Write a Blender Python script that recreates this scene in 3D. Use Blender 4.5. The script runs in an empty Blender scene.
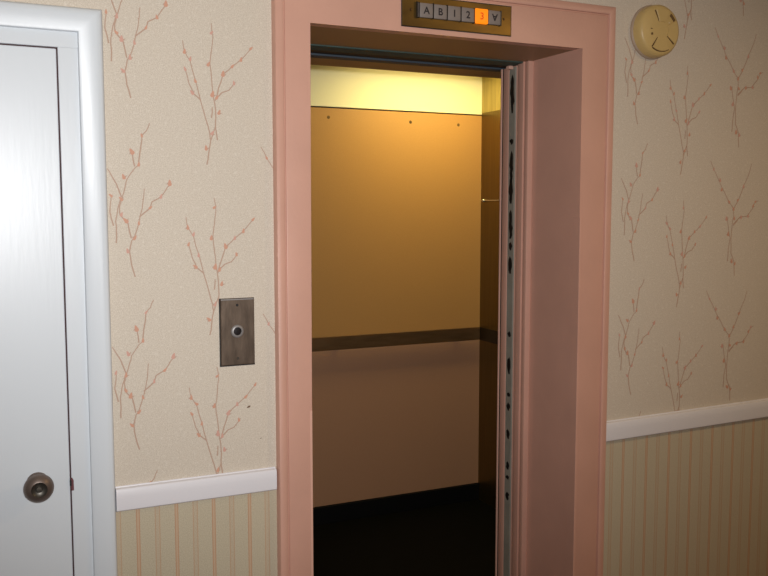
import bpy, bmesh, math, random
from mathutils import Vector, Matrix
random.seed(7)
S = bpy.context.scene
COL = S.collection

# ---------------------------------------------------------------- camera
cam_d = bpy.data.cameras.new('camera'); cam = bpy.data.objects.new('camera', cam_d); COL.objects.link(cam)
CAMY, EYE = -2.22, 1.6
cam.location = (0, CAMY, EYE)
cam.rotation_euler = (math.radians(90 - 5.09), 0, math.radians(-24.95))
cam_d.sensor_fit = 'HORIZONTAL'; cam_d.sensor_width = 36.0; cam_d.lens = 881.0 / 768.0 * 36.0
cam_d.clip_start = 0.02
S.camera = cam

# ---------------------------------------------------------------- light
W = bpy.data.worlds.new('world'); S.world = W; W.use_nodes = True
W.node_tree.nodes['Background'].inputs[0].default_value = (1.0, 0.80, 0.62, 1)
W.node_tree.nodes['Background'].inputs[1].default_value = 0.10
def lamp(name, kind, loc, energy, col, **kw):
    d = bpy.data.lights.new(name, kind); d.energy = energy; d.color = col
    for k, v in kw.items(): setattr(d, k, v)
    o = bpy.data.objects.new(name, d); o.location = loc; COL.objects.link(o); return o
# the flash of the camera
fl = lamp('camera_flash', 'SPOT', (0.03, CAMY + 0.01, EYE + 0.055), 168, (0.99, 0.99, 1.0),
          spot_size=math.radians(88), spot_blend=1.0, shadow_soft_size=0.02)
fl.rotation_euler = (Vector((0.72, 0.0, 1.72)) - fl.location).to_track_quat('-Z', 'Y').to_euler()
# warm corridor ceiling lamp behind the camera
hl = lamp('hall_lamp', 'AREA', (2.4, -1.5, 2.47), 13, (1.0, 0.70, 0.38), shape='DISK', size=0.35)
# lamp recessed in the car ceiling
cl = lamp('car_lamp', 'AREA', (2.12, 1.50, 2.335), 7.6, (1.0, 0.82, 0.30), shape='RECTANGLE', size=0.66, size_y=0.26)
S.view_settings.view_transform = 'Standard'; S.view_settings.look = 'None'
S.view_settings.exposure = 0.0; S.view_settings.gamma = 1.0; S.view_settings.use_curve_mapping = False

# ---------------------------------------------------------------- materials
def srgb(r, g, b):
    f = lambda c: (c/255/12.92) if c/255 <= 0.04045 else ((c/255+0.055)/1.055)**2.4
    return (f(r), f(g), f(b), 1)
def mat(name, col, rough=0.5, metal=0.0, bump=0.0, bscale=200, var=0.0, vscale=40, coat=0.0, spec=0.5, emit=None, estr=0, stretch=(1,1,1), col2=None, aniso=0):
    m = bpy.data.materials.new(name); m.use_nodes = True
    nt = m.node_tree; p = nt.nodes['Principled BSDF']
    p.inputs['Base Color'].default_value = col
    p.inputs['Roughness'].default_value = rough; p.inputs['Metallic'].default_value = metal
    p.inputs['Specular IOR Level'].default_value = spec
    p.inputs['Coat Weight'].default_value = coat
    if emit: p.inputs['Emission Color'].default_value = emit; p.inputs['Emission Strength'].default_value = estr
    tc = nt.nodes.new('ShaderNodeTexCoord'); mp = nt.nodes.new('ShaderNodeMapping'); mp.inputs['Scale'].default_value = stretch
    nt.links.new(tc.outputs['Object'], mp.inputs[0])
    if var:
        n = nt.nodes.new('ShaderNodeTexNoise'); n.inputs['Scale'].default_value = vscale; n.inputs['Detail'].default_value = 5
        nt.links.new(mp.outputs[0], n.inputs[0])
        mr = nt.nodes.new('ShaderNodeMapRange'); mr.inputs[1].default_value = .3; mr.inputs[2].default_value = .7
        nt.links.new(n.outputs[0], mr.inputs[0])
        mx = nt.nodes.new('ShaderNodeMix'); mx.data_type = 'RGBA'
        nt.links.new(mr.outputs[0], mx.inputs[0])
        mx.inputs[6].default_value = tuple(c*(1-var) for c in col[:3]) + (1,)
        mx.inputs[7].default_value = col2 or tuple(min(1, c*(1+var)) for c in col[:3]) + (1,)
        nt.links.new(mx.outputs[2], p.inputs['Base Color'])
    if bump:
        n2 = nt.nodes.new('ShaderNodeTexNoise'); n2.inputs['Scale'].default_value = bscale; n2.inputs['Detail'].default_value = 4
        nt.links.new(mp.outputs[0], n2.inputs[0])
        b = nt.nodes.new('ShaderNodeBump'); b.inputs['Strength'].default_value = bump; b.inputs['Distance'].default_value = 0.001
        nt.links.new(n2.outputs[0], b.inputs['Height']); nt.links.new(b.outputs[0], p.inputs['Normal'])
    return m

M = {}
M['white'] = mat('white_gloss_paint', srgb(212, 218, 223), 0.36, bump=0.25, bscale=30, stretch=(3, 3, .35))
M['rail'] = mat('white_rail_paint', srgb(226, 224, 228), 0.35, bump=0.2, bscale=60)
M['gap'] = mat('dark_gap', srgb(70, 40, 42), 0.9)
M['strike'] = mat('worn_wood_notch', srgb(105, 62, 66), 0.9)
M['pink'] = mat('pink_gloss_paint', srgb(204, 157, 138), 0.44, bump=0.35, bscale=90, var=.05, vscale=5)
M['pink_bare'] = mat('chipped_pink_paint', srgb(216, 170, 150), 0.5, bump=0.3)
M['nickel'] = mat('aged_nickel', srgb(128, 114, 106), 0.42, .75, bump=.05, bscale=300)
M['nickel_dark'] = mat('tarnished_nickel', srgb(88, 84, 78), 0.42, .8)
M['plate'] = mat('brushed_bronze_plate', srgb(112, 98, 86), 0.45, .85, var=.25, vscale=60, stretch=(1, 1, .3), bump=.2, bscale=300)
M['steel'] = mat('polished_steel', srgb(150, 146, 144), 0.45, .35)
M['black'] = mat('black_rubber', srgb(14, 13, 15), 0.6)
M['blackplastic'] = mat('black_plastic', srgb(22, 18, 20), 0.35)
M['screw'] = mat('screw_brass', srgb(120, 96, 70), 0.4, 1.0)
M['brass'] = mat('worn_brass', srgb(88, 74, 54), 0.42, .9, var=.35, vscale=9, col2=srgb(150, 120, 62), bump=.1, bscale=120, stretch=(.4, 1, 1))
M['key'] = mat('smoky_key', srgb(128, 118, 112), 0.45, bump=.1)
M['keylit'] = mat('lit_orange_key', srgb(130, 60, 14), 0.4, emit=(1.0, .25, .004, 1), estr=1.05)
M['ink'] = mat('black_ink', srgb(36, 30, 32), 0.6)
M['inklit'] = mat('orange_ink', srgb(160, 60, 10), 0.6, emit=(1.0, .12, .0, 1), estr=.45)
M['cream_plastic'] = mat('yellowed_plastic', srgb(200, 172, 112), 0.42, bump=.1)
M['cream_dark'] = mat('detector_slot', srgb(104, 78, 44), 0.8)
M['cream_plate'] = mat('detector_base', srgb(172, 150, 128), 0.5)
M['led'] = mat('clear_led', srgb(214, 190, 150), 0.15)
M['laminate'] = mat('tan_laminate', srgb(190, 143, 84), 0.45, var=.05, vscale=260, bump=.05, bscale=300)
M['laminate_low'] = mat('lower_tan_laminate', srgb(180, 136, 104), 0.45, var=.05, vscale=260, bump=.05, bscale=300)
M['cream_band'] = mat('cream_enamel', srgb(244, 238, 200), 0.5)
M['bronze'] = mat('dark_bronze', srgb(150, 118, 84), 0.42, .85, var=.15, vscale=8, stretch=(1, 1, 6))
M['bronze_dark'] = mat('bronze_side_rail', srgb(70, 60, 48), 0.5, .8)
M['lit_band'] = mat('lamp_lit_band', srgb(176, 156, 92), 0.5, .55, var=.15, vscale=60, stretch=(1, 1, .05))  # yellow lamp light on the upper side wall put into the colour
M['car_steel'] = mat('brushed_bronze_steel', srgb(124, 104, 60), 0.38, .95, var=.08, vscale=90, stretch=(1, 1, .05))
M['kick'] = mat('black_kick_plate', srgb(8, 8, 9), 0.6, spec=.2)
M['carfloor'] = mat('black_rubber_floor', srgb(2, 2, 2), 0.8, bump=.3, bscale=80, spec=.12)
M['carceil'] = mat('brown_car_ceiling', srgb(120, 84, 50), 0.6)
M['trim_metal'] = mat('bright_trim', srgb(210, 205, 190), 0.3, .9)
M['track'] = mat('grey_green_track', srgb(58, 78, 72), 0.7, 0.0, var=.15, vscale=30)
M['track_blue'] = mat('blue_grey_track', srgb(60, 72, 82), 0.6, .0)
M['edge'] = mat('grey_door_edge', srgb(150, 146, 134), 0.5, .1, var=.1, vscale=20)
M['grease'] = mat('black_grease', srgb(24, 22, 20), 0.5)
M['header'] = mat('brown_header_shaded_soffit', srgb(150, 116, 82), 0.5, bump=.1)  # brown of the car header; on the soffit it stands in for shaded pink
M['carpet'] = mat('brown_carpet', srgb(120, 84, 66), 0.95, bump=1, bscale=400, var=.2, vscale=300)
M['plaster'] = mat('cream_plaster', srgb(206, 190, 160), 0.8, bump=.2)
M['diffuser'] = mat('lamp_diffuser', srgb(250, 240, 200), 0.5, emit=(1, .8, .4, 1), estr=4)
M['twig'] = mat('printed_twig', srgb(182, 153, 134), 0.7)
M['bud'] = mat('printed_bud', srgb(202, 152, 128), 0.7)
M['bud2'] = mat('printed_pink_bud', srgb(204, 158, 142), 0.7)
M['speck'] = mat('brown_speck', srgb(110, 84, 62), 0.7)

def wallpaper_material():
    """speckled cream paper above z 0.9, cream paper with fine terracotta stripes below"""
    m = bpy.data.materials.new('wallpaper'); m.use_nodes = True; nt = m.node_tree; N = nt.nodes; L = nt.links
    p = N['Principled BSDF']; p.inputs['Roughness'].default_value = .62; p.inputs['Specular IOR Level'].default_value = .3
    tc = N.new('ShaderNodeTexCoord'); sep = N.new('ShaderNodeSeparateXYZ'); L.new(tc.outputs['Object'], sep.inputs[0])
    def math_(op, a, b=None, c=None):
        n = N.new('ShaderNodeMath'); n.operation = op
        for i, v in enumerate((a, b, c)):
            if v is None: continue
            if isinstance(v, (int, float)): n.inputs[i].default_value = v
            else: L.new(v, n.inputs[i])
        return n.outputs[0]
    def mix(f, a, b):
        n = N.new('ShaderNodeMix'); n.data_type = 'RGBA'
        if isinstance(f, float): n.inputs[0].default_value = f
        else: L.new(f, n.inputs[0])
        for i, v in ((6, a), (7, b)):
            if isinstance(v, tuple): n.inputs[i].default_value = v
            else: L.new(v, n.inputs[i])
        return n.outputs[2]
    def noise(s, d=3):
        n = N.new('ShaderNodeTexNoise'); n.inputs['Scale'].default_value = s; n.inputs['Detail'].default_value = d
        L.new(tc.outputs['Object'], n.inputs[0]); return n.outputs[0]
    def ramp(v, a, b):
        n = N.new('ShaderNodeMapRange'); n.inputs[1].default_value = a; n.inputs[2].default_value = b; L.new(v, n.inputs[0]); return n.outputs[0]
    fine, fib = noise(420), noise(110)
    up = mix(ramp(fine, .34, .66), srgb(193, 181, 164), srgb(218, 208, 193))
    up = mix(math_('MULTIPLY', ramp(noise(240, 2), .5, .7), .35), up, srgb(188, 174, 156))
    up = mix(math_('MULTIPLY', ramp(fib, .56, .72), .45), up, srgb(224, 216, 203))
    lo = mix(ramp(fine, .36, .64), srgb(182, 170, 146), srgb(200, 190, 166))
    P = 0.0965
    def line(off, half, soft=.0006):
        d = math_('ABSOLUTE', math_('SUBTRACT', math_('MODULO', math_('ADD', sep.outputs[0], 50*P - off + P/2), P), P/2))
        return math_('SUBTRACT', 1.0, ramp(d, half, half + soft))
    edge = srgb(184, 136, 104)
    lo = mix(math_('MULTIPLY', line(.349, .0036), .55), lo, srgb(200, 160, 128))
    for off, half, k in ((.349-.0036, .0007, .8), (.349+.0036, .0007, .8),
                         (.349+P/2-.0055, .0008, .55), (.349+P/2+.0055, .0008, .55), (.349+P/2, .0040, .15)):
        lo = mix(math_('MULTIPLY', line(off, half), k), lo, edge)
    isup = math_('GREATER_THAN', sep.outputs[2], .88)
    L.new(mix(isup, lo, up), p.inputs['Base Color'])
    b = N.new('ShaderNodeBump'); b.inputs['Strength'].default_value = .5; b.inputs['Distance'].default_value = .0006
    L.new(fib, b.inputs['Height']); L.new(b.outputs[0], p.inputs['Normal'])
    return m
M['paper'] = wallpaper_material()

# ---------------------------------------------------------------- mesh helpers
def new(): return bmesh.new()
def box(bm, x0, x1, y0, y1, z0, z1, mi=0, bev=0.0, seg=2):
    t = bmesh.new()
    bmesh.ops.create_cube(t, size=1)
    for v in t.verts:
        v.co = Vector(((x0+x1)/2 + v.co.x*(x1-x0), (y0+y1)/2 + v.co.y*(y1-y0), (z0+z1)/2 + v.co.z*(z1-z0)))
    if bev:
        bmesh.ops.bevel(t, geom=list(t.edges), offset=bev, segments=seg, profile=.5, affect='EDGES')
    merge(bm, t, mi)
def merge(bm, t, mi=0):
    mp = {v: bm.verts.new(v.co) for v in t.verts}
    for f in t.faces:
        try:
            nf = bm.faces.new([mp[v] for v in f.verts]); nf.material_index = mi
        except ValueError: pass
    t.free()
def lathe(bm, prof, c, axis='y', n=40, mi=0):
    """prof: (radius, depth towards the room); c: centre on the wall"""
    rings = []
    for r, h in prof:
        if r < 1e-6: rings.append([bm.verts.new(Vector(c) + Vector((0, -h, 0)))]); continue
        rings.append([bm.verts.new(Vector(c) + Vector((r*math.cos(2*math.pi*k/n), -h, r*math.sin(2*math.pi*k/n)))) for k in range(n)])
    for a, b in zip(rings, rings[1:]):
        for k in range(n):
            k2 = (k+1) % n
            if len(a) == 1 and len(b) == 1: continue
            if len(a) == 1: f = bm.faces.new((a[0], b[k], b[k2]))
            elif len(b) == 1: f = bm.faces.new((a[k], b[0], a[k2]))
            else: f = bm.faces.new((a[k], b[k], b[k2], a[k2]))
            f.material_index = mi; f.smooth = True
def prism(bm, pts, x0, x1, ax='z', mi=0):
    """extrude a closed 2-D outline. ax z: pts=(x,y) along z; ax x: pts=(y,z) along x; ax y: pts=(x,z) along y"""
    def P(p, t): return {'z': (p[0], p[1], t), 'x': (t, p[0], p[1]), 'y': (p[0], t, p[1])}[ax]
    a = [bm.verts.new(P(p, x0)) for p in pts]; b = [bm.verts.new(P(p, x1)) for p in pts]
    n = len(pts)
    for k in range(n):
        f = bm.faces.new((a[k], a[(k+1) % n], b[(k+1) % n], b[k])); f.material_index = mi
    for r in (a, b):
        f = bm.faces.new(r); f.material_index = mi
def obj(name, bm, mats, parent=None, smooth=False, **props):
    bmesh.ops.recalc_face_normals(bm, faces=bm.faces)
    me = bpy.data.meshes.new(name); bm.to_mesh(me); bm.free()
    for m in (mats if isinstance(mats, (list, tuple)) else [mats]): me.materials.append(m)
    if smooth:
        me.shade_smooth()
        me.set_sharp_from_angle(angle=math.radians(38))
    o = bpy.data.objects.new(name, me); COL.objects.link(o)
    if parent:
        o.parent = parent; o.matrix_parent_inverse = Matrix.Translation(-parent.location)
    for k, v in props.items(): o[k] = v
    return o
def thing(name, loc, **props):
    o = bpy.data.objects.new(name, None); o.location = loc; o.empty_display_size = .1; COL.objects.link(o)
    for k, v in props.items(): o[k] = v
    return o
def frame_sweep(bm, prof, path, mi=0):
    """mitred moulding in the wall plane. prof=(offset outwards, depth towards the room); path=[(x,z)], outward is left of travel"""
    n = len(path); rings = []
    for i, (x, z) in enumerate(path):
        def nrm(a, b):
            d = Vector((b[0]-a[0], b[1]-a[1])).normalized(); return Vector((-d.y, d.x))
        if i == 0: m = nrm(path[0], path[1])
        elif i == n-1: m = nrm(path[-2], path[-1])
        else:
            n1, n2 = nrm(path[i-1], path[i]), nrm(path[i], path[i+1]); m = (n1+n2) / (1 + n1.dot(n2))
        rings.append([bm.verts.new((x + m.x*o, -dp, z + m.y*o)) for o, dp in prof])
    for a, b in zip(rings, rings[1:]):
        for k in range(len(prof)):
            k2 = (k+1) % len(prof)
            f = bm.faces.new((a[k], a[k2], b[k2], b[k])); f.material_index = mi
    for r in (rings[0], rings[-1]): bm.faces.new(r).material_index = mi

# ================================================================ SETTING
WT = 0.12
HX0, HX1, HZ = 0.755, 1.752, 2.175          # hole of the elevator doorway
DX0, DX1, DZ = -0.645, 0.250, 2.03          # hole of the white door
XL, XR, YB, ZC = -1.6, 4.2, -3.1, 2.5

SPR = {
 'A': ([[(0,0),(-8,30),(-12,63),(-6,89),(1,99),(12,131),(21,168),(25,196),(27,216)],[(14,147),(40,168),(45,184),(67,196),(84,221),(94,229)],[(-7,95),(-14,131),(-32,152),(-33,172),(-28,190),(-18,222),(-14,238),(5,265),(18,274)],[(5,270),(0,304)],[(15,280),(22,324),(24,344),(35,356),(43,375)],[(-28,196),(-39,227),(-50,247),(-59,263)],[(-43,84),(-42,112),(-43,136),(-37,168),(-31,188)],[(-48,126),(-56,160),(-51,199)]],
       [(0,304,2),(15,274,1),(-21,243,1.4),(-28,190,1.2),(-18,137,1.8),(-29,152,1),(1,95,1.2),(-16,63,1.2),(40,169,.8),(67,196,1),(89,229,1.8),(-52,198,.8),(24,344,.7),(12,131,.8)]),
 'B': ([[(0,0),(5,27),(11,61),(9,78),(0,111),(-13,158),(-24,205),(-37,253),(-51,277),(-55,302)],[(-13,160),(-30,174),(-41,198),(-50,233)],[(28,62),(24,90),(25,118),(23,152),(19,174),(16,213),(12,251),(17,285),(21,318),(17,350)],[(11,61),(23,95)],[(24,160),(33,191),(45,226),(69,247),(92,265),(118,295)],[(27,166),(42,181),(59,187),(77,209)],[(14,117),(16,143)]],
       [(-51,275,1.2),(-37,258,1),(-25,205,.9),(-33,176,1.3),(8,248,1.3),(45,226,1.8),(17,174,1.9),(33,130,1.3),(15,78,1.2),(-1,40,1.4),(28,167,1.1),(69,247,1),(92,265,1.1),(73,205,.9),(-50,233,.9),(17,326,.8),(118,295,.9)]),
 'C': ([[(0,0),(-4,48),(-19,77),(-21,120),(-18,167),(-12,206),(-16,230),(-35,250),(-55,279),(-76,307),(-88,327),(-109,358),(-124,386)],[(-16,222),(4,252),(23,290),(33,313),(52,348),(62,380)],[(-13,175),(17,200),(49,202),(74,228),(84,248),(99,255)],[(-34,50),(-32,90),(-25,128),(-34,160),(-41,200)],[(-13,171),(7,189)]],
       [(-79,322,1.4),(-71,291,1.4),(-35,250,1.4),(-14,226,1.4),(-45,193,1.8),(22,198,1.4),(54,202,1.2),(76,236,1.2),(86,251,1),(-35,141,1.8),(-15,49,1.9),(0,40,1.3),(28,302,1.4),(4,256,1.2),(-9,194,1.3),(-109,358,.8)])}
PAPER_BOTTOM = .90
def open_wall(x, z):
    return z > PAPER_BOTTOM and z < ZC and XL < x < XR and not (HX0 < x < HX1 and z < HZ) and not (DX0 < x < DX1 and z < DZ)
def sprig(bm, kind, X, Z, rnd):
    st, buds = SPR[kind]; y = -.0003
    lay = [0]
    def yy(o=0):
        lay[0] += 1; return y - o - lay[0]*4e-6
    for s in st:
        pts = []
        for a, b in zip(s, s[1:]):                     # small natural wobble between the traced points
            for t in (0, .5):
                pts.append(Vector((a[0]+(b[0]-a[0])*t + (rnd.uniform(-1.2, 1.2) if t else 0), a[1]+(b[1]-a[1])*t)))
        pts.append(Vector(s[-1]))
        tot = len(pts)
        for i in range(tot-1):
            a, b = pts[i], pts[i+1]; d = (b-a).normalized(); n = Vector((-d.y, d.x))
            wa = 1.75*(1-.4*i/tot); wb = 1.75*(1-.4*(i+1)/tot)
            q = [a+n*wa-d*.4, a-n*wa-d*.4, b-n*wb+d*.4, b+n*wb+d*.4]
            c = (a+b)/2
            if open_wall(X+c.x/1000, Z+c.y/1000):
                h_ = yy(); f = bm.faces.new([bm.verts.new((X+p.x/1000, h_, Z+p.y/1000)) for p in q]); f.material_index = 1
            if i % 3 == 1:                             # tiny twig knots
                q = [c+n*3.4, c+d*2.4, c-n*1, c-d*1.4]
                if rnd.random() < .5: q = [c-n*3.4+d*2, c-d*1.6, c+n*1, c+d*1.6]
                if open_wall(X+c.x/1000, Z+c.y/1000):
                    h_ = yy(); f = bm.faces.new([bm.verts.new((X+p.x/1000, h_, Z+p.y/1000)) for p in q]); f.material_index = 1
    for bx, bz, w in buds:
        an = rnd.uniform(-.6, .6) + (.3 if bx > 0 else -.3); L, Wd = 4.2+2.6*w, 1.6+1.7*w
        u, v = Vector((math.sin(an), math.cos(an))), Vector((math.cos(an), -math.sin(an)))
        if not open_wall(X+bx/1000, Z+bz/1000): continue
        k = 12; out = []
        for j in range(k):
            t = 2*math.pi*j/k; out.append(Vector((bx, bz)) + u*(L*math.cos(t)*(1.15 if math.cos(t) > 0 else .7)) + v*(Wd*math.sin(t)*(1-.45*math.cos(t))))
        h_ = yy(); f = bm.faces.new([bm.verts.new((X+p.x/1000, h_, Z+p.y/1000)) for p in out]); f.material_index = 2 if rnd.random() < .6 else 3
        if w > 1.1:                                    # a side leaf
            c = Vector((bx, bz)) + v*(Wd*1.2)*(1 if rnd.random() < .5 else -1); an += .9; u2 = Vector((math.sin(an), math.cos(an))); v2 = Vector((u2.y, -u2.x))
            q = [c-u2*3, c+v2*1.5, c+u2*4.5, c-v2*1.5]
            h_ = yy(); f = bm.faces.new([bm.verts.new((X+p.x/1000, h_, Z+p.y/1000)) for p in q]); f.material_index = 1

bm = new()
for a in ((XL, DX0, 0, ZC), (DX0, DX1, DZ, ZC), (DX1, HX0, 0, ZC), (HX0, HX1, HZ, ZC), (HX1, XR, 0, ZC)):
    box(bm, a[0], a[1], 0, WT, a[2], a[3])
PER, VER = .78, .434
for n in range(-3, 6):
    for k in range(-3, 3):
        for kind, X0, Z0 in (('A', .357, 1.435), ('B', .540, 1.713-.434), ('C', 2.354-2*PER, .941+.434), ('A', 2.618-2*PER, 1.085)):
            if Z0 == 1.085 and n % 2: continue
            rnd = random.Random('%s%d%d' % (kind, n, k))
            X, Z = X0+n*PER, Z0+k*VER
            if kind == 'C' and n == 0: X += .012
            if XL+.2 < X < XR-.2: sprig(bm, kind, X, Z, rnd)
for x, z, s in ((.640, 1.083, .004), (.672, .995, .0018)):                # specks of damage in the paper
    bmv = [bm.verts.new((x+s*math.cos(t)*1.3, -.0007, z+s*.7*math.sin(t)+s*.4*math.cos(t))) for t in (0, 1, 2, 3.1, 4, 5.2)]
    bm.faces.new(bmv).material_index = 4
obj('wall_back', bm, [M['paper'], M['twig'], M['bud'], M['bud2'], M['speck']], kind='structure', label='cream wallpapered wall with printed twig sprigs above and fine stripes below')
bm = new(); box(bm, XL, XR, YB, 0, -.1, 0); obj('floor', bm, M['carpet'], kind='structure', label='brown carpeted corridor floor in front of the elevator')
bm = new(); box(bm, XL, XR, YB, WT, ZC, ZC+.1); obj('ceiling', bm, M['plaster'], kind='structure', label='cream plaster corridor ceiling')
bm = new(); box(bm, XL, XR, YB-.1, YB, 0, ZC); obj('wall_front', bm, M['plaster'], kind='structure', label='plain cream corridor wall behind the viewer')

# baseboards under the stripes
for nm, x0, x1 in (('baseboard_left', .296, .708), ('baseboard_right', 1.803, XR)):
    bm = new(); box(bm, x0, x1, -.014, 0, 0, .11, bev=.004)
    obj(nm, bm, M['rail'], kind='structure', label='white baseboard at the foot of the striped wallpaper')

# chair rails
def rail(nm, x0, x1, zb0, zt0, zb1, zt1, lab):
    bm = new()
    def prof(zb, zt):
        h = zt-zb
        return [(0, zb), (-.012, zb), (-.0150, zb+h*.05), (-.0158, zb+h*.2), (-.0160, zb+h*.6), (-.0155, zb+h*.9), (-.013, zb+h*.975), (-.009, zt), (-.004, zt), (-.003, zt+.0030), (0, zt+.0032)]
    a = [bm.verts.new((x0, y, z)) for y, z in prof(zb0, zt0)]; b = [bm.verts.new((x1, y, z)) for y, z in prof(zb1, zt1)]
    n = len(a)
    for k in range(n): bm.faces.new((a[k], a[(k+1) % n], b[(k+1) % n], b[k]))
    bm.faces.new(a); bm.faces.new(b)
    obj(nm, bm, M['rail'], smooth=True, kind='structure', label=lab)
rail('trim_2', .296, .710, .853, .911, .853, .910, 'white chair rail between the white door and the elevator')
rs = (.930-.921)/.712
rail('trim_3', 1.800, XR, .859, .9205, .859+rs*(XR-1.8), .9205+rs*(XR-1.8), 'white chair rail to the right of the elevator')

# ---------------------------------------------------------------- white door
bm = new()
prof = [(0, 0), (0, .009), (.002, .013), (.008, .0155), (.022, .018), (.040, .0205), (.049, .0195), (.0545, .0150), (.057, .008), (.057, 0)]
frame_sweep(bm, prof, [(.238, 0), (.238, 2.013), (-.633, 2.013), (-.633, 0)][::-1])
obj('trim_1', bm, M['white'], smooth=True, kind='structure', label='white moulded casing around the white door')

d1 = thing('door_1', (-.2, 0, 0), kind='structure', label='closed white painted flush door with a round knob at far left')
bm = new()
box(bm, .1935, .2415, -.004, WT-.02, 0, 1.977, bev=.0015)
box(bm, -.6365, -.5885, -.004, WT-.02, 0, 1.977, bev=.0015)
box(bm, -.6365, .2415, -.004, WT-.02, 1.9765, 2.02, bev=.0015)
obj('door_frame', bm, M['white'], d1)
bm = new(); box(bm, -.585, .1905, 0, .036, .008, 1.9735, bev=.002); obj('door_panel', bm, M['white'], d1)
bm = new()
box(bm, .1895, .1945, .006, .05, 0, 1.978); box(bm, -.589, -.584, .006, .05, 0, 1.978); box(bm, -.585, .19, .006, .05, 1.973, 1.977)
obj('door_gap', bm, M['gap'], d1)
bm = new(); prism(bm, [(.1925, .919), (.1985, .919), (.1985, .944), (.1955, .951), (.1925, .951)], -.0046, .004, 'y')
sp_ = obj('strike_plate', bm, M['strike'], d1, label='worn reddish notch of the strike plate')
bm = new(); box(bm, .1895, .1935, -.0050, .004, .931, .944); obj('latch', bm, M['black'], d1, label='black latch bolt')
bm = new()
lathe(bm, [(0, 0), (.026, 0), (.0255, .003), (.022, .008), (.015, .012), (.014, .020), (.015, .024), (.024, .029), (.0315, .037), (.034, .044), (.0325, .050), (.028, .056), (.0195, .0615), (.0182, .062)], (.1170, 0, .9475), n=56)
kn = obj('door_knob', bm, M['nickel'], d1, smooth=True, label='round aged nickel knob')
bm = new()
lathe(bm, [(.0185, .0615), (.0172, .0600), (.013, .0570), (.008, .0555), (.0075, .0580), (.006, .0595), (0, .060)], (.1170, 0, .9475), n=48)
obj('knob_dimple', bm, M['nickel_dark'], kn, smooth=True, label='dark dished centre with a turn button')

# ================================================================ ELEVATOR DOORWAY
FX0, FX1, FZ = .8095, 1.6855, 2.0855
fr = thing('elevator_door_frame', (1.247, 0, 0), label='wide pink painted door frame around the open elevator', category='door frame')
bm = new()
prism(bm, [(.7425, 0), (FX0, 0), (FX0, FZ), (FX1, FZ), (FX1, 0), (1.7765, 0), (1.7765, 2.188), (.7425, 2.188)], -.020, .03, 'y')
bmesh.ops.bevel(bm, geom=[e for e in bm.edges if all(v.co.y < 0 for v in e.verts)], offset=.003, segments=3, profile=.5, affect='EDGES')
obj('casing', bm, M['pink'], fr, smooth=True)
bm = new()
prof = [(.0, 0), (.0, .0165), (.0025, .0165), (.004, .0225), (.008, .025), (.020, .0255), (.0255, .0235), (.0285, .016), (.0285, 0)]
frame_sweep(bm, prof, [(.7425, 0), (.7425, 2.188), (1.7765, 2.188), (1.7765, 0)])
obj('moulding', bm, M['pink'], fr, smooth=True)
bm = new()
box(bm, .750, FX0-.003, .0, .262, 0, 2.15)
obj('left_jamb', bm, M['pink'], fr)
bm = new()
box(bm, 1.690, 1.76, .0, .262, 0, 2.15)
obj('right_jamb', bm, M['pink'], fr)
bm = new()
box(bm, 1.671, 1.72, .247, .2685, 0, 2.087, bev=.0035)
box(bm, 1.674, 1.72, .2680, .2735, 0, 2.087)
box(bm, 1.668, 1.72, .2730, .2775, 0, 2.087, bev=.0012)
box(bm, 1.671, 1.72, .2770, .3115, 0, 2.087, bev=.0015)
obj('door_stop', bm, M['pink'], fr, smooth=True)
bm = new(); box(bm, FX0-.003, 1.69, 0, .277, 2.0870, 2.15); obj('soffit', bm, M['header'], fr)  # dim warm shade under the head put into a browner colour
# corner guard on the right inner edge, lower two thirds
bm = new()
box(bm, 1.6835, 1.6925, -.0228, .012, 0, 1.575, bev=.0012)
obj('corner_guard', bm, M['pink'], fr)
bm = new()
box(bm, .8035, .8100, -.0214, .010, 0, 1.06, bev=.001)
obj('edge_strip', bm, M['pink_bare'], fr)
# door track in the head
bm = new(); box(bm, .80, 1.678, .2775, .352, 2.083, 2.15, bev=.002)
tk = obj('door_track', bm, M['track'], fr, label='dark grey metal track for the sliding door')
bm = new(); box(bm, .80, 1.70, .351, .425, 2.088, 2.15); obj('track_slot', bm, M['black'], fr, label='black slot of the track')
bm = new(); box(bm, .75, 1.76, .001, .415, -.03, -.001); obj('sill', bm, M['steel'], fr, label='metal threshold')

# hoistway door pushed back into its pocket: its leading edge shows
ed = thing('elevator_door', (1.9, .342, 0), label='sliding elevator door pushed back, only its grey greasy edge showing', category='door')
bm = new(); box(bm, 1.6745, 2.55, .3240, .3605, .008, 2.082, bev=.001); obj('door_panel', bm, M['pink'], ed)
bm = new(); box(bm, 1.671, 1.676, .3240, .3615, .008, 2.078, bev=.0012); obj('edge_strip', bm, M['edge'], ed, label='grey metal edge strip')
bm = new(); box(bm, 1.6695, 1.690, .3150, .3222, .0, 2.08); 
for v in bm.verts: v.co.x += .012
obj('edge_gap', bm, M['black'], ed)
bm = new(); rnd = random.Random(3)
def blot(z0, z1, y0=.3275, y1=.356, w=.006):
    z = z0; pts_l = []; pts_r = []
    n = max(4, int((z1-z0)/.012))
    for i in range(n+1):
        t = i/n; k = math.sin(math.pi*min(1, max(.04, t))) ** .5
        c = (y0+y1)/2 + rnd.uniform(-.003, .003); hw = (y1-y0)/2*k*rnd.uniform(.6, 1)
        pts_l.append((c-hw, z0+(z1-z0)*t)); pts_r.append((c+hw, z0+(z1-z0)*t))
    for i in range(n):
        q = [pts_l[i], pts_r[i], pts_r[i+1], pts_l[i+1]]
        bm.faces.new([bm.verts.new((1.6706, a, b)) for a, b in q])
for z0, z1 in ((1.925, 2.055), (1.82, 1.84), (1.70, 1.80), (1.62, 1.715), (1.50, 1.60), (1.46, 1.49), (1.38, 1.44), (1.16, 1.18), (1.03, 1.09), (.95, .965), (.90, .93), (.80, .835), (.69, .72), (.655, .67), (.58, .61)):
    blot(z0, z1)
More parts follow.
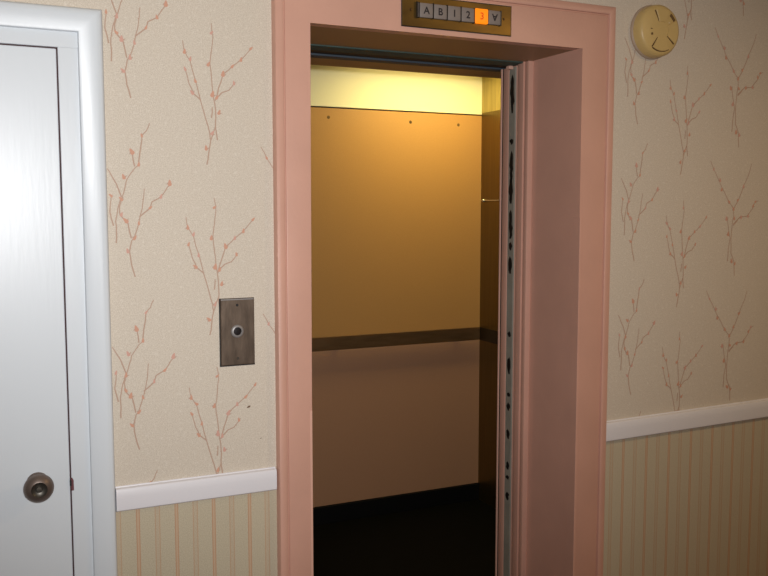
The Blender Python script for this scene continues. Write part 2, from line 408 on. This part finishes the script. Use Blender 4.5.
obj('grease_mark', bm, M['grease'], ed, label='black smears of grease')
bm = new(); box(bm, 1.655, 1.672, .338, .360, 2.071, 2.0832, bev=.003); obj('hanger_clip', bm, M['pink_bare'], ed, label='small pale clip under the track')

# inner jamb behind the door pocket
bm = new(); box(bm, 1.671, 1.73, .3645, .400, 0, 2.0815, bev=.004)
obj('inner_jamb', bm, M['pink'], fr, smooth=True)
bm = new(); box(bm, 1.676, 1.74, .399, .416, 0, 2.0815); obj('jamb_gap', bm, M['black'], fr)
bm = new(); box(bm, 1.6715, 1.676, .4095, .4165, 0, 2.0815, bev=.001); obj('jamb_bead', bm, M['pink_bare'], fr)

# ================================================================ ELEVATOR CAR
CX0, CX1, CY0, CY1, CZ = .50, 2.485, .475, 1.884, 2.365
car = thing('elevator_car', (1.5, 1.15, 0), label='lit elevator car with tan panels, dark handrail and black floor', category='elevator')
bm = new(); box(bm, CX0-.04, CX1+.04, .462, CY1+.04, -.06, 0); obj('floor_mat', bm, M['carfloor'], car, label='black car floor')
bm = new(); box(bm, CX0-.04, CX1+.04, .476, CY1+.04, CZ, CZ+.05); obj('car_ceiling', bm, M['carceil'], car)
bm = new(); box(bm, .78, 1.70, .4255, .473, 2.082, 2.2, bev=.003); obj('car_door_track', bm, M['track_blue'], car, label='blue grey metal track')
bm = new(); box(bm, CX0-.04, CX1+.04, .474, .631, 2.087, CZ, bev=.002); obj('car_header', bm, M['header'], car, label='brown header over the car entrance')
bm = new(); box(bm, CX0, CX1+.02, CY1+.008, CY1+.03, 0, CZ); obj('rear_wall', bm, M['blackplastic'], car)
bm = new(); box(bm, CX0, CX1, CY1, CY1+.01, .093, .930); obj('lower_panel', bm, M['laminate_low'], car, label='tan lower panel')
bm = new(); box(bm, CX0, CX1, CY1, CY1+.01, .934, 2.098)
up = obj('upper_panel', bm, M['laminate'], car, label='tan upper panel')
for x, z in ((1.608, 2.053), (2.060, 2.048), (2.343, 2.045)):
    bm = new(); lathe(bm, [(.0, .002), (.006, .002), (.0085, .0), (.0085, -.004)], (x, CY1, z), n=12)
    obj('screw', bm, M['screw'], up, smooth=True)
bm = new(); box(bm, CX0, CX1, CY1-.004, CY1+.01, 2.104, 2.350, bev=.0015); obj('cream_band', bm, M['cream_band'], car, label='cream band above the tan panel')
bm = new(); box(bm, CX0, CX1, CY1-.012, CY1+.01, 2.348, CZ); obj('cornice_strip', bm, M['trim_metal'], car, label='bright metal strip')
bm = new(); box(bm, CX0, CX1, CY1-.012, CY1+.01, 0, .090, bev=.002); kp = obj('kick_plate', bm, M['kick'], car, label='black kick plate')
# flat handrail on posts
RY = 1.845
bm = new(); box(bm, CX0+.03, CX1-.022, RY, RY+.010, .8985, .967, bev=.002)
hr = obj('handrail', bm, M['bronze'], car, label='flat dark bronze handrail')
for x in (.9, 1.65, 2.33):
    bm = new(); box(bm, x-.012, x+.012, RY+.0095, CY1+.001, .920, .944); obj('bracket', bm, M['bronze'], hr)
# side walls and front return
bm = new(); box(bm, CX1, CX1+.03, CY0, CY1+.03, .0, CZ); rw = obj('side_wall', bm, M['car_steel'], car, label='brushed bronze steel side wall')
bm = new(); box(bm, CX1-.003, CX1+.001, 1.0, CY1-.002, .892, .962); obj('rail_end_plate', bm, M['bronze_dark'], rw)
bm = new(); box(bm, CX1-.002, CX1+.001, CY0+.1, CY1-.004, 2.112, 2.300); obj('upper_lit_band', bm, M['lit_band'], rw, label='brushed band at the top of the side wall, yellow lamp light painted in')
bm = new(); box(bm, CX1-.010, CX1+.001, CY0+.16, CY1-.012, 2.300, 2.310); obj('ceiling_trim', bm, M['trim_metal'], rw, label='thin bright trim under the ceiling')
bm = new(); box(bm, CX1-.004, CX1+.001, 1.70, CY1-.01, 1.6455, 1.6505, bev=.001)
lathe(bm, [(.0, .006), (.006, .005), (.008, 0)], (CX1-.004, 1.85, 1.648), n=14)
obj('wall_glint', bm, M['trim_metal'], rw, label='small metal strip and stud standing in for a glint')  # added strip and stud imitating a flash glint on the metal wall
bm = new(); box(bm, CX0-.03, CX0, CY0, CY1+.03, .0, CZ); obj('side_wall', bm, M['car_steel'], car, label='brushed bronze steel side wall')
bm = new(); box(bm, 1.72, CX1, .435, .470, 0, 2.087); box(bm, CX0, .78, .476, .505, 0, 2.087); obj('front_return', bm, M['car_steel'], car)

clt = thing('car_ceiling_light', (2.12, 1.50, 2.365), label='long flat lamp in the elevator car ceiling, hidden behind the header', category='lamp')
bm = new(); box(bm, 1.76, 2.48, 1.34, 1.66, 2.350, 2.3645, bev=.002); obj('lamp_housing', bm, M['trim_metal'], clt)
bm = new(); box(bm, 1.78, 2.46, 1.36, 1.64, 2.344, 2.3505); obj('diffuser', bm, M['diffuser'], clt)

# ================================================================ THINGS ON THE WALL
# --- call button plate
cp = thing('call_button_plate', (.6125, 0, 1.284), label='brushed dark metal elevator call button plate on the flowered wallpaper', category='call button')
px0, px1, pz0, pz1 = .567, .6572, 1.197, 1.3715
bm = new()
o_ = [(px0, pz0), (px1, pz0), (px1, pz1), (px0, pz1)]
box(bm, px0, px1, -.0045, 0, pz0, pz1, bev=.0022, seg=1)
pl = obj('plate', bm, M['plate'], cp)
bm = new(); box(bm, px0+.002, px1-.002, -.0050, -.003, pz1-.0046, pz1-.0014, bev=.0006); obj('edge_highlight', bm, M['steel'], cp)  # pale strip painted in for the highlight along the plate's top edge
bm = new(); box(bm, px0-.0022, px1+.0006, -.0015, 0, pz0-.0026, pz1+.0003); obj('plate_dark_edge', bm, M['black'], cp)  # black rim showing at the plate's left and bottom edges
bm = new(); lathe(bm, [(.0105, .0045), (.0105, .0075), (.0115, .0085), (.0140, .0080), (.0165, .0060), (.0170, .0045)], (.6113, 0, 1.2855), n=40)
bz_ = obj('button_ring', bm, M['steel'], cp, smooth=True, label='pale metal ring')
bm = new(); lathe(bm, [(.0, .0056), (.007, .0055), (.0108, .0050), (.0108, .004)], (.6113, 0, 1.2855), n=32)
obj('button', bm, M['blackplastic'], bz_, smooth=True, label='round black button')
for z in (1.3535, 1.2145):
    bm = new(); lathe(bm, [(0, .0052), (.0028, .0052), (.0036, .0045)], (.6118, 0, z), n=16); sc = obj('screw', bm, M['nickel_dark'] if z < 1.3 else M['black'], cp, smooth=True)
# --- floor indicator
fi = thing('floor_indicator', (1.2507, -.02, 2.14), label='brass floor indicator above the elevator with floor 3 lit orange', category='indicator')
ix0, ix1, iz0, iz1 = 1.077, 1.4245, 2.0985, 2.1795
FY = -.020
bm = new(); box(bm, ix0, ix1, FY-.004, FY, iz0, iz1, bev=.001); obj('face_plate', bm, M['brass'], fi)
bm = new()
for a in ((ix0-.0022, ix0, iz0-.002, iz1+.002), (ix1, ix1+.0022, iz0-.002, iz1+.002), (ix0-.0022, ix1+.0022, iz0-.0022, iz0), (ix0-.0022, ix1+.0022, iz1, iz1+.0022)):
    box(bm, a[0], a[1], FY-.0025, FY, a[2], a[3])
obj('frame_line', bm, M['blackplastic'], fi)
def glyph(ch, size, x, z, y, m, parent, flip=False):
    cu = bpy.data.curves.new('glyph', 'FONT'); cu.body = ch; cu.size = size; cu.align_x = 'CENTER'; cu.align_y = 'CENTER'; cu.extrude = .0003; cu.offset = .0005
    t = bpy.data.objects.new('glyph', cu); COL.objects.link(t)
    me = bpy.data.meshes.new_from_object(t.evaluated_get(bpy.context.evaluated_depsgraph_get()))
    bpy.data.objects.remove(t); bpy.data.curves.remove(cu)
    cx = (min(v.co.x for v in me.vertices)+max(v.co.x for v in me.vertices))/2; cy = (min(v.co.y for v in me.vertices)+max(v.co.y for v in me.vertices))/2
    sgn = -1 if flip else 1
    me.transform(Matrix.Translation((x, y, z)) @ Matrix.Rotation(math.pi/2, 4, 'X') @ Matrix.Scale(sgn, 4, (0, 1, 0)) @ Matrix.Translation((-cx, -cy, 0)))
    me.materials.clear(); me.materials.append(m)
    o = bpy.data.objects.new('numeral', me); COL.objects.link(o); o.parent = parent
    return o
kx = 1.1270; kz = 2.1430
for i, ch in enumerate('AB123V'):
    x0 = kx + i*.0437; x1 = x0+.0405; lit = ch == '3'
    zc = kz; hh = .0195 if not lit else .0205
    bm = new(); box(bm, x0-(.0012 if lit else 0), x1+(.001 if lit else 0), FY-(.013 if lit else .011), FY-.003, zc-hh, zc+hh, bev=.0025)
    k = obj('key', bm, M['keylit'] if lit else M['key'], fi, smooth=True, label={'A': 'grey key with an up mark', 'V': 'grey key with a down mark', '3': 'orange lit key numbered 3'}.get(ch, 'grey key marked ' + ch))
    g = glyph('A' if ch == 'V' else ch, .027, (x0+x1)/2, zc, FY-(.0134 if lit else .0114), M['inklit'] if lit else M['ink'], k, flip=ch == 'V')
for i in range(-1, 7):
    x = kx-.0016 + i*.0437 - (.0 if i else .001)
    bm = new()
    if i < 0: box(bm, kx-.0100, kx-.0060, FY-.0105, FY-.003, kz-.021, kz+.021)
    else: box(bm, x-.0014, x+.0012, FY-.0105, FY-.003, kz-.021, kz+.021)
    obj('divider', bm, M['blackplastic'], fi)
bm = new(); box(bm, kx-.0062, kx-.0028, FY-.009, FY-.003, kz-.019, kz+.019); obj('end_tab', bm, M['key'], fi)
for x in (1.102, 1.400):
    bm = new(); lathe(bm, [(0, .0065), (.0025, .006), (.0038, .004)], (x, FY, kz), n=14); obj('screw', bm, M['screw'], fi, smooth=True)

# --- smoke detector
sd = thing('smoke_detector', (1.962, 0, 2.157), label='round yellowed smoke detector high on the wallpaper right of the elevator', category='smoke detector')
C0 = (1.962, 0, 2.156)
bm = new(); lathe(bm, [(0, 0), (.0835, 0), (.0835, .006), (.080, .010)], C0, n=64); obj('base', bm, M['cream_plate'], sd, smooth=True)
bm = new(); lathe(bm, [(.0800, .008), (.0800, .026), (.0785, .036), (.0745, .0425), (.0705, .0450), (.066, .0462), (.030, .0475), (.0, .0475)], C0, n=64)
hs = obj('cover', bm, M['cream_plastic'], sd, smooth=True)
# raised pads separated by slots on the cover
def sector(bm, a0, a1, r0, r1, y0, y1, n=14, mi=0):
    P = []
    for i in range(n+1): t = a0+(a1-a0)*i/n; P.append((C0[0]+r1*math.cos(t), C0[2]+r1*math.sin(t)))
    for i in range(n+1): t = a1-(a1-a0)*i/n; P.append((C0[0]+r0*math.cos(t), C0[2]+r0*math.sin(t)))
    prism(bm, P, y1, y0, 'y', mi)
R_ = math.radians
bm = new()
for a0, a1 in ((62, 112), (-122, -62), (-36, 30), ):
    sector(bm, R_(a0), R_(a1), .026, .064, -.0505, -.044)
bmesh.ops.bevel(bm, geom=[e for e in bm.edges], offset=.0008, segments=1, affect='EDGES')
obj('raised_pad', bm, M['cream_plastic'], sd)
bm = new(); sector(bm, R_(31), R_(55), .055, .064, -.0480, -.046); obj('sounder_slot', bm, M['cream_dark'], sd)
bm = new(); sector(bm, R_(113), R_(116), .028, .064, -.0480, -.046, 3); obj('sounder_slot', bm, M['cream_dark'], sd)
bm = new(); sector(bm, R_(-126), R_(-122.5), .028, .064, -.0480, -.046, 3); obj('sounder_slot', bm, M['cream_dark'], sd)
bm = new(); sector(bm, R_(-40), R_(-36.5), .028, .064, -.0480, -.046, 3); obj('sounder_slot', bm, M['cream_dark'], sd)
bm = new(); sector(bm, R_(-122), R_(-62), .064, .0668, -.0478, -.044, 16); obj('sounder_slot', bm, M['cream_dark'], sd)
bm = new(); sector(bm, R_(196), R_(206), .036, .043, -.0480, -.046, 3); obj('sounder_slot', bm, M['cream_dark'], sd)
bm = new(); sector(bm, R_(176), R_(180), .036, .043, -.0480, -.046, 3); obj('sounder_slot', bm, M['cream_dark'], sd)
bm = new(); lathe(bm, [(0, .050), (.002, .0497), (.003, .046)], (C0[0]+.030, 0, C0[2]+.024), n=12); obj('indicator_light', bm, M['led'], sd, smooth=True)
